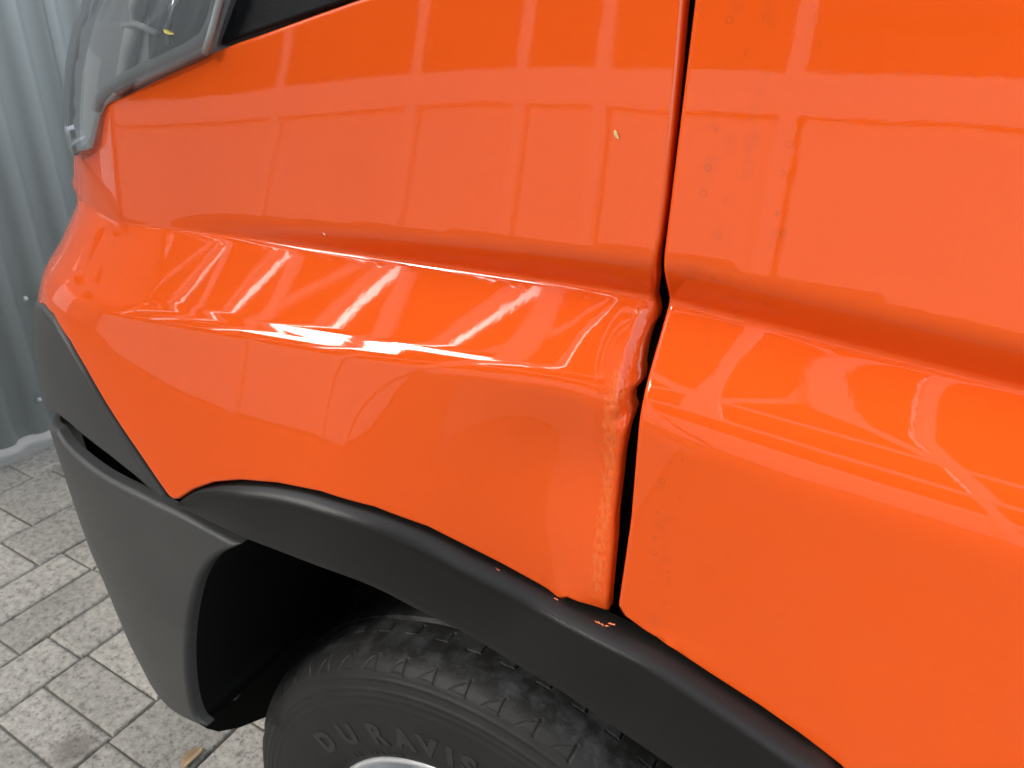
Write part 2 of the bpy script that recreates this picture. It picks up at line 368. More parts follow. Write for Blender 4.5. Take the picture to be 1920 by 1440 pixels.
# ------------------------------------------------------------------ ground
def ground_material(name, pavers):
    m, t, p = mat_new(name); L = t.links.new; tc = N_(t, 'ShaderNodeTexCoord'); co = tc.outputs['Object']
    p.inputs['Roughness'].default_value = .75; p.inputs['Specular IOR Level'].default_value = .35
    v = N_(t, 'ShaderNodeTexVoronoi'); v.inputs['Scale'].default_value = 95; L(co, v.inputs['Vector'])
    v2 = N_(t, 'ShaderNodeTexVoronoi'); v2.inputs['Scale'].default_value = 150; L(co, v2.inputs['Vector'])
    n = N_(t, 'ShaderNodeTexNoise'); n.inputs['Scale'].default_value = 55; n.inputs['Detail'].default_value = 8; n.inputs['Roughness'].default_value = .8; L(co, n.inputs['Vector'])
    nb = N_(t, 'ShaderNodeTexNoise'); nb.inputs['Scale'].default_value = 5; nb.inputs['Detail'].default_value = 5; L(co, nb.inputs['Vector'])
    cr = N_(t, 'ShaderNodeValToRGB'); e = cr.color_ramp.elements
    e[0].position = .38; e[0].color = (.20, .186, .162, 1); e[1].position = .63; e[1].color = (.56, .525, .465, 1)
    x = cr.color_ramp.elements.new(.47); x.color = (.40, .375, .325, 1)
    L(n.outputs[0], cr.inputs[0])
    sc = N_(t, 'ShaderNodeSeparateColor'); L(v2.outputs['Color'], sc.inputs[0])
    peb = math_(t, 'MULTIPLY', math_(t, 'GREATER_THAN', sc.outputs[0], .86), ramp_(t, v2.outputs['Distance'], .42, .25))
    mx = N_(t, 'ShaderNodeMix', data_type='RGBA'); L(math_(t, 'MULTIPLY', peb, .6), mx.inputs['Factor']); L(cr.outputs[0], mx.inputs['A'])
    pc = N_(t, 'ShaderNodeMix', data_type='RGBA'); L(sc.outputs[1], pc.inputs['Factor']); pc.inputs['A'].default_value = (.62, .60, .57, 1); pc.inputs['B'].default_value = (.66, .55, .40, 1); L(pc.outputs['Result'], mx.inputs['B'])
    sc1 = N_(t, 'ShaderNodeSeparateColor'); L(v.outputs['Color'], sc1.inputs[0])
    drk = math_(t, 'MULTIPLY', math_(t, 'GREATER_THAN', sc1.outputs[0], .8), ramp_(t, v.outputs['Distance'], .4, .2))
    mxd = N_(t, 'ShaderNodeMix', data_type='RGBA'); L(math_(t, 'MULTIPLY', drk, .6), mxd.inputs['Factor']); L(mx.outputs['Result'], mxd.inputs['A']); mxd.inputs['B'].default_value = (.11, .10, .095, 1)
    oi = N_(t, 'ShaderNodeObjectInfo')
    tone = math_(t, 'ADD', math_(t, 'MULTIPLY', nb.outputs[0], .4), math_(t, 'ADD', .34, math_(t, 'MULTIPLY', oi.outputs['Random'], .26) if pavers else -.08))
    mul = N_(t, 'ShaderNodeMix', data_type='RGBA', blend_type='MULTIPLY'); mul.inputs['Factor'].default_value = 1; L(mxd.outputs['Result'], mul.inputs['A'])
    cb = N_(t, 'ShaderNodeCombineColor'); [L(tone, cb.inputs[i]) for i in range(3)]; L(cb.outputs[0], mul.inputs['B'])
    # a dark oily stain with its own outline, ahead of the wheel
    if pavers:
        mp = N_(t, 'ShaderNodeVectorMath', operation='DISTANCE'); L(co, mp.inputs[0]); mp.inputs[1].default_value = (-1.30, .045, 0)
        st = ramp_(t, math_(t, 'ADD', mp.outputs['Value'], math_(t, 'MULTIPLY', n.outputs[0], .07)), .105, .05)
        ms = N_(t, 'ShaderNodeMix', data_type='RGBA'); L(math_(t, 'MULTIPLY', st, .6), ms.inputs['Factor']); L(mul.outputs['Result'], ms.inputs['A']); ms.inputs['B'].default_value = (.07, .055, .045, 1); L(ms.outputs['Result'], p.inputs['Base Color'])
    else: L(mul.outputs['Result'], p.inputs['Base Color'])
    b = N_(t, 'ShaderNodeBump'); b.inputs['Strength'].default_value = .9; b.inputs['Distance'].default_value = .004
    L(math_(t, 'ADD', n.outputs[0], math_(t, 'MULTIPLY', peb, .3)), b.inputs['Height']); L(b.outputs[0], p.inputs['Normal'])
    return m
M_ground = ground_material('ground_concrete', False); M_paver = ground_material('paver_stone', True)
g = mesh_obj('ground', [(-300, -300, -.022), (300, -300, -.022), (300, 300, -.022), (-300, 300, -.022)], [(0, 1, 2, 3)], M_ground); tag(g, kind='structure')
yard = mesh_obj('yard_paving', [(-2.56, -3.2, -.012), (-.55, -3.2, -.012), (-.55, 3.0, -.012), (-2.56, 3.0, -.012)], [(0, 1, 2, 3)],
                simple('joint_sand', (.31, .29, .25), .9, bump=.6, bscale=300, var=.3, vscale=60)); tag(yard, kind='structure')
def paver(x0, x1, y0, y1, zt):
    j = .0022; x0 += j; x1 -= j; y0 += j; y1 -= j; b = .006
    rot = math.radians(-3.0); c, s = math.cos(rot), math.sin(rot); cx, cy = -1.4, .15
    tl = [(RNG.normal()*.0012) for _ in range(4)]
    def R(x, y, z): return (cx+(x-cx)*1.0, cy+(y-cy)+(x-cx)*math.tan(rot), z)
    v = [R(x0, y0, -.05), R(x1, y0, -.05), R(x1, y1, -.05), R(x0, y1, -.05)]
    v += [R(x0, y0, zt-b), R(x1, y0, zt-b), R(x1, y1, zt-b), R(x0, y1, zt-b)]
    v += [R(x0+b*.5, y0+b*.5, zt-b*.3), R(x1-b*.5, y0+b*.5, zt-b*.3), R(x1-b*.5, y1-b*.5, zt-b*.3), R(x0+b*.5, y1-b*.5, zt-b*.3)]
    v += [R(x0+b*1.4, y0+b*1.4, zt+tl[0]), R(x1-b*1.4, y0+b*1.4, zt+tl[1]), R(x1-b*1.4, y1-b*1.4, zt+tl[2]), R(x0+b*1.4, y1-b*1.4, zt+tl[3])]
    f = []
    for k in (0, 4, 8):
        for i in range(4): f.append((k+i, k+(i+1) % 4, k+4+(i+1) % 4, k+4+i))
    f.append((12, 13, 14, 15))
    return mesh_obj('paver', v, f, M_paver, yard)
xs = [-2.56, -2.40, -2.14, -1.94, -1.80, -1.66, -1.52, -1.26, -1.05, -.79, -.56]
for i in range(len(xs)-1):
    wd = xs[i+1]-xs[i]
    lens = [.14, .21] if wd > .22 else ([.28, .21] if wd < .17 else [.21, .14])
    y = {5: .13-.14*3, 6: .13-.105-.21-.14, 7: .06-.21-.105}.get(i, -.35-random.random()*.15); k = random.randrange(3)
    while y < 1.0:
        l = lens[k % len(lens)] if i not in (6,) else .108+.0*k
        paver(xs[i], xs[i+1], y, y+l, RNG.normal()*.0015); y += l; k += 1

# ------------------------------------------------------------------ corrugated sheet wall ahead of the van
M_sheet = simple('coated_sheet', (.33, .365, .37), .38, bump=.05, bscale=40, var=.08, vscale=3, spec=.5)
M_steel = simple('zinc_steel', (.45, .46, .47), .35, metal=.9)
WX = -2.615
wl = thing('corrugated_wall', (WX, 1.7, 0), 'tall blue grey corrugated metal sheet wall ahead of the van', 'wall')
def sheet(y0, y1, z0, z1, off):
    n = int((y1-y0)/.0056); v = []; f = []
    for i in range(n+1):
        y = y0+(y1-y0)*i/n; ph = (y % .125)/.125
        a = 1-2*abs(ph-.5)*2; a = math.tanh(a*2.2)/math.tanh(2.2)     # trapezoid-like wave
        x = WX+off+.016*a
        v += [(x, y, z0), (x, y, z1)]
    m = len(v); v += [(p[0]-.0012, p[1], p[2]) for p in v]
    for i in range(n):
        f.append((2*i, 2*i+2, 2*i+3, 2*i+1)); f.append((m+2*i, m+2*i+1, m+2*i+3, m+2*i+2)); f.append((2*i, m+2*i, m+2*i+2, 2*i+2)); f.append((2*i+1, 2*i+3, m+2*i+3, m+2*i+1))
    return mesh_obj('sheet', v, f, M_sheet, wl, smooth=True)
sheet(.45, 1.2, .035, 3.0, 0.0); sheet(1.17, 2.07, .035, 3.0, .003); sheet(2.04, 2.94, .035, 3.0, 0); sheet(2.91, 3.81, .035, 3.0, .003)
for sy, sz in ((.864, .522), (.817, .161), (.864+.288, .522), (.817+.288, .161), (.864-.288, .522), (.576, .161)):
    v = []; f = []
    for r, dx in ((.011, 0), (.011, .002), (.0065, .003), (.0065, .009), (.004, .0105)):
        for k in range(10): v.append((WX+.019+dx, sy+r*math.cos(k*math.pi/5), sz+r*math.sin(k*math.pi/5)))
    for q in range(4):
        for k in range(10): f.append((q*10+k, q*10+(k+1) % 10, q*10+10+(k+1) % 10, q*10+10+k))
    f.append(tuple(range(40, 50))); mesh_obj('screw', v, f, M_steel, wl)
kb = thing('concrete_kerb', (-2.62, 1.7, -.022), 'pale concrete strip along the foot of the corrugated wall', 'kerb')
ky = .1
while ky < 4.0:
    kl = .80; z = .012+RNG.normal()*.001
    v = [(-2.70, ky+.003, -.02), (-2.557, ky+.003, -.02), (-2.557, ky+kl-.003, -.02), (-2.70, ky+kl-.003, -.02),
         (-2.70, ky+.003, z), (-2.563, ky+.003, z), (-2.563, ky+kl-.003, z), (-2.70, ky+kl-.003, z)]
    mesh_obj('kerb_block', v, [(0,3,2,1),(4,5,6,7),(0,1,5,4),(1,2,6,5),(2,3,7,6),(3,0,4,7)], simple('kerb_concrete', (.28, .275, .255), .8, bump=.4, bscale=120, var=.15, vscale=20), kb); ky += kl

# ------------------------------------------------------------------ hall across the yard (behind the camera, seen in the paint)
M_white = simple('white_steel', (.84, .84, .83), .45)
M_clad = simple('dark_cladding', (.025, .028, .03), .6, spec=.1)
M_pale = simple('pale_panel', (.78, .78, .76), .5, var=.06, vscale=.7)
hall = thing('steel_frame_hall', (-4, -7.1, 0), 'hall with white steel frame, dark glazing and pale lower panels across the yard', 'building')
BY = -7.0
posts = [-75, -60, -46, -34, -25, -17.0, -12.0, -8.25, -5.75, -4.1, -3.05, -1.05, 1.6, 4.2]
for x in posts: box('post', x-.08, x+.08, BY-.10, BY+.06, 0, 3.6, M_white, hall)
for i in range(len(posts)-1):
    a, b = posts[i]+.08, posts[i+1]-.08
    box('beam', a, b, BY-.09, BY+.05, 1.98, 2.34, M_white, hall)
    box('pane', a, b, BY-.01, BY+.03, 2.34, 3.6, M_clad, hall)
    box('panel', a+.05, b, BY-.06, BY-.02, .02, 1.95, M_pale, hall)
    if posts[i] > -2: box('transom', a, b, BY-.03, BY+.03, 2.66, 2.80, M_white, hall)
box('inner_wall', -75, 4.2, BY-.60, BY-.50, 0, 3.6, M_clad, hall)
box('eaves_beam', -75, 4.3, BY-.08, BY+.08, 3.6, 3.95, M_white, hall)
up_posts = [-75, -60, -46, -34, -25, -18, -13.2, -10.0, -7.4, -5.2, -3.2, -.6, 1.7, 4.2]
for x in up_posts: box('post', x-.11, x+.11, BY-.08, BY+.08, 3.95, 12.4, M_white, hall)
for i in range(len(up_posts)-1):
    a, b = up_posts[i]+.11, up_posts[i+1]-.11
    opened = -8 < up_posts[i] < -3.5
    box('pane', a, b, BY-.30, BY-.27, 7.3 if opened else 3.95, 12.4, M_clad, hall)
    if opened: box('pane', a, b, BY-.30, BY-.27, 3.95, 5.5, M_clad, hall)
    bar('brace', (a, BY, 12.2), (b, BY, 6.3), .30, .10, M_white, hall)
    if i % 2: bar('brace', (a, BY-.12, 6.3), (b, BY-.12, 12.2), .22, .10, M_white, hall)
    if not opened: box('beam', a, b, BY-.09, BY+.05, 5.9, 6.25, M_white, hall)
box('ridge_beam', -75, 4.3, BY-.08, BY+.08, 12.4, 12.8, M_white, hall)

# unseen shed added to keep bright sky from reflecting in the wing's front corner
shed = thing('added_grey_shed', (-15, -2.5, 0), 'unseen grey metal shed added beyond the sheet wall to block sky reflections', 'building')
M_shed = simple('shed_cladding', (.20, .21, .215), .5, var=.1, vscale=.6); M_roof = simple('shed_roof', (.12, .12, .125), .5)
box('wall', -22, -15, -6.6, 3.5, 0, 9.5, M_shed, shed)
mesh_obj('roof', [(-22.3, -6.8, 9.5), (-14.7, -6.8, 9.5), (-14.7, 3.7, 9.5), (-22.3, 3.7, 9.5), (-18.5, -6.8, 11), (-18.5, 3.7, 11)], [(0, 1, 4), (1, 2, 5, 4), (2, 3, 5), (3, 0, 4, 5)], M_roof, shed)
for y in (-5.4, -2.9, -.4, 2.1): box('window', -15.02, -14.94, y-.6, y+.6, 4.2, 5.4, M_clad, shed)
box('door', -15.03, -14.95, -2.6, .4, 0, 3.2, M_pale, shed)

# ------------------------------------------------------------------ the van
VAN = thing('orange_van', (-.2, .9, 0), 'orange van with creased and torn front wing beside the door gap', 'van')

def gau(x, z, cx, cz, sx, sz): return np.exp(-((x-cx)/sx)**2-((z-cz)/sz)**2)
def FF(x, z):
    """the wing: the body side with the knock it took along its rear edge"""
    x = np.asarray(x, float); z = np.asarray(z, float); y = F(x, z)
    y = y+.010*gau(x, z, -.165, 1.055, .095, .060)                       # shallow hollow under the ridge
    y = y+.008*gau(x, z, -.143, 1.135, .028, .032)                        # pushed-in ridge end
    y = y-.0012*gau(x, z, -.172, 1.09, .010, .06)                        # raised fold in front of it
    fold = sstep(1.088, 1.105, z)*sstep(1.178, 1.160, z)
    wob = .0008*np.sin(z*120)+.0003*np.sin(z*410+1)
    y = y+fold*.85*splus(x-(-.1575+wob), .0012)                            # flange peeled back
    strip = sstep(.90, .95, z)*sstep(1.15, 1.10, z)*np.exp(-((x+.156)/.010)**2)
    y = y+strip*.00016*(np.sin(z*520+3*np.sin(z*90))+np.sin(x*900+z*300))
    y = y+.004*gau(x, z, -.15, .915, .018, .015)+-.0008*np.sin(x*130)*gau(x, z, -.19, .925, .04, .012)
    return y

fender_top = [(385, 106), (400, 97), (440, 81), (500, 60), (580, 31), (665, 1), (760, -30), (900, -72), (1050, -112), (1200, -148), (1294, -168)]
fender_gap = [(1296, -160), (1290, -90), (1281, 0), (1271, 120), (1259, 250), (1247, 370), (1236, 450), (1229, 520), (1225, 556), (1231, 580), (1230, 598), (1222, 610), (1213, 630),
              (1207, 655), (1202, 685), (1203, 700), (1200, 720), (1188, 730), (1183, 738), (1182, 755), (1187, 768), (1182, 785), (1173, 810), (1164, 858), (1158, 916), (1152, 966), (1149, 1024), (1142, 1097), (1139, 1148)]
fender_bot = [(1132, 1151), (1110, 1142), (1085, 1132), (1063, 1122), (1055, 1127), (1040, 1120), (1024, 1108), (960, 1071), (900, 1040), (800, 990), (700, 953), (600, 924), (520, 908), (450, 902), (400, 906), (360, 920), (334, 937), (320, 938)]
fender_left = [(310, 925), (260, 852), (200, 762), (160, 692), (130, 640), (100, 592), (80, 572)]
A1 = hitxz(F, fender_top); A2 = hitxz(FF, fender_gap); A3 = hitxz(F, fender_bot); A4 = hitxz(F, fender_left)
hidden = [(-.885, 1.055), (-.95, 1.05), (-1.06, 1.05), (-1.06, 1.160), (-.93, 1.168), (-.87, 1.195), (-.845, 1.222)]
A5 = hitxz(F, [(172, 277), (179, 245), (186, 215), (197, 196), (230, 180), (300, 145)])
A5 = [(-.775, 1.232)]+A5
if __name__ == '__main__' and False: print(A4, A5)
def scrape(x, z):
    q = (x+.159)/.0095
    return np.clip(np.exp(-q*q)*sstep(.915, .95, z)*sstep(1.16, 1.12, z)+.15*sstep(-.156, -.150, x)*sstep(1.088, 1.10, z)*sstep(1.18, 1.165, z), 0, 1)
def painted_glint(x, z): return gau(x, z, -.158, 1.166, .006, .004)+.7*gau(x, z, -.149, 1.112, .006, .004)  # spots on the fold where a highlight is painted in
fender = panel('front_wing', FF, A1+A2[1:]+A3+A4+hidden+A5, M_fender, VAN, step=.0045, r=.0035, depth=.010, fine=[(-.176, -.137, .90, 1.19, .0016, .0016), (-1.0, -.176, 1.160, 1.206, .006, .0018), (-.80, -.176, 1.169, 1.183, .010, .0008), (-1.0, -.176, 1.098, 1.136, .006, .0025)], attrs={'scrape': scrape, 'painted_glint': painted_glint})
fender['label'] = 'orange wing with crumpled, scraped rear edge'

dg = hitxz(F, [(1158, 1136), (1161, 1146), (1170, 1157), (1200, 1179), (1250, 1212), (1330, 1265), (1420, 1323), (1500, 1379), (1575, 1437)])
door_gap = [(float(np.interp(z, (dg[0][1], 1.02), (dg[0][0], -.1365))), float(z)) for z in np.linspace(1.52, dg[0][1]+.008, 60)]
door_pts = door_gap+dg+[(.10, .80), (.165, .70), (.20, .58), (.215, .46), (.95, .46), (.95, 1.52)]
def FD(x, z):
    x = np.asarray(x, float); z = np.asarray(z, float); y = F(x, z)
    return y-.0004*gau(x, z, -.105, .918, .03, .006)*np.sin((z-.9)*900)
door = panel('door', FD, door_pts, M_door, VAN, step=.008, r=.0035, depth=.010, fine=[(-.13, .14, 1.140, 1.206, .008, .0018), (-.13, .14, 1.078, 1.136, .008, .0025)])

# body behind the gaps
def F_in(x, z): return F(x, z)+.034
panel('door_pillar', F_in, [(-.23, .86), (-.06, .86), (-.06, 1.5), (-.23, 1.5)], M_black, VAN, step=.012, r=.003, depth=.01)  # pillar coloured black to put the gap's deep shade into it
panel('inner_wing', lambda x, z: F(x, z)+.05, [(-.80, .94), (-.24, .95), (-.24, 1.30), (-.50, 1.28), (-.72, 1.22), (-.80, 1.1)], M_black, VAN, step=.02, r=.003, depth=.01)
box('body_core', -.80, 1.2, .42, 1.8, .42, 1.36, M_black, VAN)

# black cowl corner above the wing
cow = hitxz(F, [(394, 88), (440, 71), (500, 50), (580, 21), (662, -8), (760, -39), (900, -81), (1050, -121), (1200, -157), (1290, -176)])
cow2 = hitxz(F, [(415, 0), (404, 45)])
panel('cowl', lambda x, z: F(x, z)+.004+.10*np.maximum(0, z-1.33), cow+[(-.137, 1.52), (-.42, 1.52)]+cow2, M_cowl, VAN, step=.01, r=.003, depth=.03)

# ---- wheel arch trim
T_px = [(334, 944), (345, 933), (370, 920), (410, 911), (460, 909), (520, 914), (600, 931), (700, 961), (800, 999), (900, 1049), (1000, 1098), (1060, 1129), (1140, 1168), (1200, 1196), (1250, 1222), (1330, 1273), (1420, 1331), (1500, 1386), (1575, 1442)]
L_px = [(336, 950), (352, 960), (380, 975), (420, 993), (470, 1016), (540, 1044), (620, 1072), (700, 1104), (780, 1143), (850, 1180), (930, 1226), (1000, 1268), (1065, 1308), (1130, 1352), (1195, 1397), (1260, 1442)]
Tc = hitxz(F, T_px)+[(.105, .785), (.158, .70), (.192, .58), (.205, .46)]
def curve_n(pts, n):
    p = np.array(catmull(pts, 10)); s = np.r_[0, np.cumsum(np.hypot(*np.diff(p, axis=0).T))]; u = np.linspace(0, s[-1], n)
    return np.stack([np.interp(u, s, p[:, 0]), np.interp(u, s, p[:, 1])], 1)
NT = 150; Tn = curve_n(Tc, NT)
def trim_out(t):
    T = Tn[int(round(t*(NT-1)))]; return float(F(*T))-(.007+.011*float(sstep(.05, .55, t)))*float(sstep(0, .10, t))-.001
L_tail = [(-.005, .775), (.06, .68), (.105, .57), (.12, .46)]; L_y = [-.09]*len(L_px)
for _ in range(5):
    Lc = [(float(p[0]), float(p[2])) for p in (on_y(*q, y) for q, y in zip(L_px, L_y))]+L_tail
    seg = np.r_[0, np.cumsum(np.hypot(*np.diff(np.array(Lc), axis=0).T))]; L_y = [trim_out(a/seg[-1])+.003 for a in seg[:len(L_px)]]
Ln = curve_n(Lc, NT)

V = []; Fc = []
for i in range(NT):
    t = i/(NT-1); T, Lw = Tn[i], Ln[i]; dv = Lw-T; l = np.linalg.norm(dv); n = dv/max(l, 1e-6)
    fy = float(F(*T)); ramp = float(sstep(0, .10, t)); pr = .007+.011*float(sstep(.05, .55, t))
    yo = fy-pr*ramp-.001; yl = yo+(.003 if t < .9 else .003); k = min(1.0, l/.05)
    prof = [(.0, fy+.012), (.0005, fy+.002), (.0020, fy-.30*pr*ramp), (.0042, fy-.62*pr*ramp), (.0056, fy-.80*pr*ramp), (.0072, fy-.92*pr*ramp), (.0092, yo+.0004), (.012, yo-.0002)]
    rows = [(a*k, y) for a, y in prof]
    for q in np.linspace(.1, 1, 9): rows.append((rows[7][0]+(l-rows[7][0]-.003*k)*q, (yo-.0004)*(1-q)+yl*q-.0012*math.sin(math.pi*q)))
    rows += [(l-.001*k, yl+.0012), (l, yl+.004), (l-.0005, yl+.02), (l-.001, yl+.05)]
    for a, y in rows: V.append((T[0]+n[0]*a, y, T[1]+n[1]*a))
R_ = len(V)//NT
for i in range(NT-1):
    for j in range(R_-1): a = i*R_+j; Fc.append((a, a+1, a+R_+1, a+R_))
Fc.append(tuple(range(R_))[::-1])
mesh_obj('wheel_arch_trim', V, Fc, M_arch, VAN, smooth=True)

# torn flakes of paint on the trim edge
M_flake = simple('torn_paint', (.85, .20, .05), .4, var=.4, vscale=400)
def flake(px, py, w_, h_, ang):
    p = on_y(px, py, -.081); v = []; ns = 9
    for k in range(ns):
        th = 2*math.pi*k/ns; r = 1+.45*RNG.normal(); a, b = w_*math.cos(th)*r, h_*math.sin(th)*r
        v.append((p[0]+a*math.cos(ang)-b*math.sin(ang), p[1]-.0005-.0015*abs(math.cos(th*1.5)), p[2]+a*math.sin(ang)+b*math.cos(ang)))
    v.append((p[0], p[1]-.002, p[2])); f = [(k, (k+1) % ns, ns) for k in range(ns)]
    mesh_obj('paint_flake', v, f, M_flake, VAN)
for q in ((1128, 1167, .0028, .0008, -.5), (1139, 1171, .002, .0007, .4), (1150, 1168, .0026, .0008, .1), (1119, 1163, .0016, .0005, -.5), (1045, 1121, .002, .0006, -.45), (936, 1066, .002, .0004, -.5)): flake(*q)

# ---- grey corner piece between wing and bumper
def fit_corner(base, pix):
    r = sorted((float(P[2]), x0) for x0, P in (solve_x0(lambda m: (lambda x, z: base(x, z)+.2*(np.maximum(0, m-x)/.4)**2.5), *q) for q in pix))
    zz, xx = [a for a, b in r], [b for a, b in r]
    return lambda x, z: base(x, z)+.2*(np.maximum(0, np.interp(z, zz, xx)-x)/.4)**2.5
FC = fit_corner(lambda x, z: -.088+0*x, ((68, 572), (65, 600), (68, 680), (80, 740)))
C1 = hitxz(FC, [(74, 574), (98, 600), (127, 646), (157, 698), (197, 769), (257, 860), (306, 932), (309, 940), (300, 938), (250, 893), (205, 857), (170, 830), (130, 796), (104, 774)])
panel('corner_trim', FC, C1+[(-.925, .905), (-1.06, .91), (-1.06, 1.045), (-.93, 1.045)], M_bumper, VAN, step=.008, r=.005, depth=.05)
# ---- bumper
FB = fit_corner(lambda x, z: -.100+.10*np.maximum(0, .75-z)**1.3, ((88, 790), (110, 860), (150, 980), (190, 1080), (240, 1200), (290, 1295)))
B1 = hitxz(FB, [(102, 808), (120, 836), (150, 864), (190, 893), (235, 917), (285, 942), (335, 966), (390, 996), (430, 1017), (446, 1024), (436, 1029), (412, 1040), (392, 1056), (374, 1082), (362, 1115), (353, 1160), (348, 1220), (350, 1275), (357, 1320), (368, 1350), (385, 1366)])
zb = B1[-1][1]
bump = panel('bumper', FB, catmull(B1, 4)+[(-.72, zb-.025), (-.80, zb-.035), (-1.08, zb-.03), (-1.08, .885), (-.96, .885)], M_bumper, VAN, step=.009, r=.006, depth=.010)
V = []; Fc = []; lc = catmull(B1[9:], 4)
for x, z in lc:
    for yy in (.012, .05, .12, .22, .36): V.append((x-.004, float(FB(x, z))*(1 if yy < .1 else 0)+yy, z))
for i in range(len(lc)-1):
    for j in range(4): Fc.append((i*5+j, i*5+j+1, i*5+j+6, i*5+j+5))
mesh_obj('bumper_liner', V, Fc, M_black, VAN, smooth=True)
panel('bumper_recess', lambda x, z: FB(x, z)+.035, [(-1.05, .82), (-.60, .80), (-.57, .93), (-.72, .95), (-1.05, .98)], M_black, VAN, step=.015, r=.003, depth=.02)
# ---- wheel housing liner
AGX = -.795
yz = [(float(q[1]), float(q[2])) for q in (on_x(*p_, AGX) for p_ in ((388, 1366), (410, 1372), (450, 1364), (490, 1348), (540, 1330)))]
yz = [(yz[0][0], .62)]+yz+[(.36, .16), (.36, .62)]; m_ = len(yz)
V = [(AGX, y, z) for y, z in yz]+[(AGX-.02, y, z) for y, z in yz]
mesh_obj('air_guide', V, [tuple(range(m_))[::-1], tuple(range(m_, 2*m_))]+[(i, (i+1) % m_, m_+(i+1) % m_, m_+i) for i in range(m_)], M_black, VAN)
box('inner_wheel_wall', -.90, .9, .362, .38, .12, .95, M_black, VAN)
cx, cz = -.32, .36
V = []; Fc = []; ys = [.004, .02, .06, .15, .25, .36]
angs = np.radians(np.linspace(-12, 171, 60))
for a in angs:
    rr = .515+.02*max(0, -math.cos(a))
    for y in ys: V.append((cx+rr*math.cos(a), y, cz+rr*math.sin(a)))
for i in range(len(angs)-1):
    for j in range(len(ys)-1): q = i*len(ys)+j; Fc.append((q, q+1, q+len(ys)+1, q+len(ys)))
c0 = len(V); V.append((cx, .36, cz))
for i in range(len(angs)-1): Fc.append((c0, (i+1)*len(ys)+5, i*len(ys)+5))
mesh_obj('wheel_housing', V, Fc, M_black, VAN, smooth=True)
p = hit(lambda x, z: .03+0*x, 440, 1300)
V = []; Fc = []
for k, (r, d) in enumerate(((.009, 0), (.009, .003), (.006, .005), (.003, .0045))):
    for j in range(14): V.append((p[0]+d, p[1]+r*math.cos(j*math.pi/7), p[2]+r*math.sin(j*math.pi/7)))
for k in range(3):
    for j in range(14): Fc.append((k*14+j, k*14+(j+1) % 14, k*14+14+(j+1) % 14, k*14+14+j))
Fc.append(tuple(range(42, 56))); mesh_obj('clip', V, Fc, simple('clip_plastic', (.05, .05, .05), .35), VAN)

# ---- wheel
def rubber():
    m, t, p = mat_new('tyre_rubber'); L = t.links.new; tc = N_(t, 'ShaderNodeTexCoord'); co = tc.outputs['Object']
    n = N_(t, 'ShaderNodeTexNoise'); n.inputs['Scale'].default_value = 38; n.inputs['Detail'].default_value = 8; n.inputs['Roughness'].default_value = .7; L(co, n.inputs['Vector'])
    at = N_(t, 'ShaderNodeAttribute', attribute_name='tread')
    dust = math_(t, 'MULTIPLY', ramp_(t, n.outputs[0], .38, .72), at.outputs['Fac'])
    mx = N_(t, 'ShaderNodeMix', data_type='RGBA'); L(dust, mx.inputs['Factor']); mx.inputs['A'].default_value = (.018, .0175, .0165, 1); mx.inputs['B'].default_value = (.075, .077, .080, 1)
    L(mx.outputs['Result'], p.inputs['Base Color']); p.inputs['Roughness'].default_value = .55; p.inputs['Specular IOR Level'].default_value = .35
    n2 = N_(t, 'ShaderNodeTexNoise'); n2.inputs['Scale'].default_value = 600; n2.inputs['Detail'].default_value = 3; L(co, n2.inputs['Vector'])
    b = N_(t, 'ShaderNodeBump'); b.inputs['Strength'].default_value = .35; b.inputs['Distance'].default_value = .0008; L(n2.outputs[0], b.inputs['Height']); L(b.outputs[0], p.inputs['Normal'])
    return m
M_rubber = rubber()
wheel = bpy.data.objects.new('wheel', None); COL.objects.link(wheel); wheel.parent = VAN; wheel.location = (cx+.2, .1-.9, cz); wheel.empty_display_size = .1
ctrl = [(.03, .205), (.012, .209), (-.001, .216), (-.009, .228), (-.0125, .245), (-.0145, .270), (-.0135, .295), (-.0095, .318), (-.0045, .331), (-.0012, .3385), (.0012, .3425), (.004, .3455), (.0085, .350), (.016, .3545), (.026, .3580), (.040, .3598), (.10, .3610), (.16, .3598), (.185, .354), (.20, .342), (.212, .30), (.205, .24), (.19, .21)]
pp = np.array(catmull(ctrl, 12)); sarc = np.r_[0, np.cumsum(np.hypot(*np.diff(pp, axis=0).T))]
def s_of(y_):                                                   # arc length on the tread side at a given y
    k = np.argmin(np.abs(pp[:, 0]-y_)+(pp[:, 1] < .335)*9); return sarc[k]
s_ridge, s_out = s_of(.001), s_of(.016)
fine = np.arange(s_of(-.004), s_of(.082), .0008)
prof_s = np.r_[sarc[sarc < fine[0]-.0008], fine, sarc[sarc > fine[-1]+.001]]
py_, pr_ = np.interp(prof_s, sarc, pp[:, 0]), np.interp(prof_s, sarc, pp[:, 1])
pn = np.gradient(np.stack([py_, pr_], 1), axis=0); pn /= np.linalg.norm(pn, axis=1)[:, None]; nrm = np.stack([-pn[:, 1], pn[:, 0]], 1)   # outward
th = np.r_[np.arange(48, 150, .125), np.arange(150, 408, 3)]
TH, S = np.meshgrid(th, prof_s, indexing='ij'); YY = np.broadcast_to(py_, TH.shape)
pitch = 6.9; ph = ((TH-75.2+pitch*60) % pitch)/pitch            # 0 at each slot
dep = np.zeros_like(TH)
slot = (np.abs((ph+.5) % 1-.5) < .045) & (YY > .0005) & (YY < .0165) & (S > s_ridge-.001)
dep[slot] = .0022
u = np.clip((YY-.001)/.013, 0, 1)                                # slanted side and foot of each notch
tri = (np.abs(ph-(.52-.50*u*.85)) < .03) & (S > s_ridge) & (YY < .0125) & (ph > .05)
dep[tri] = np.maximum(dep[tri], .0008)
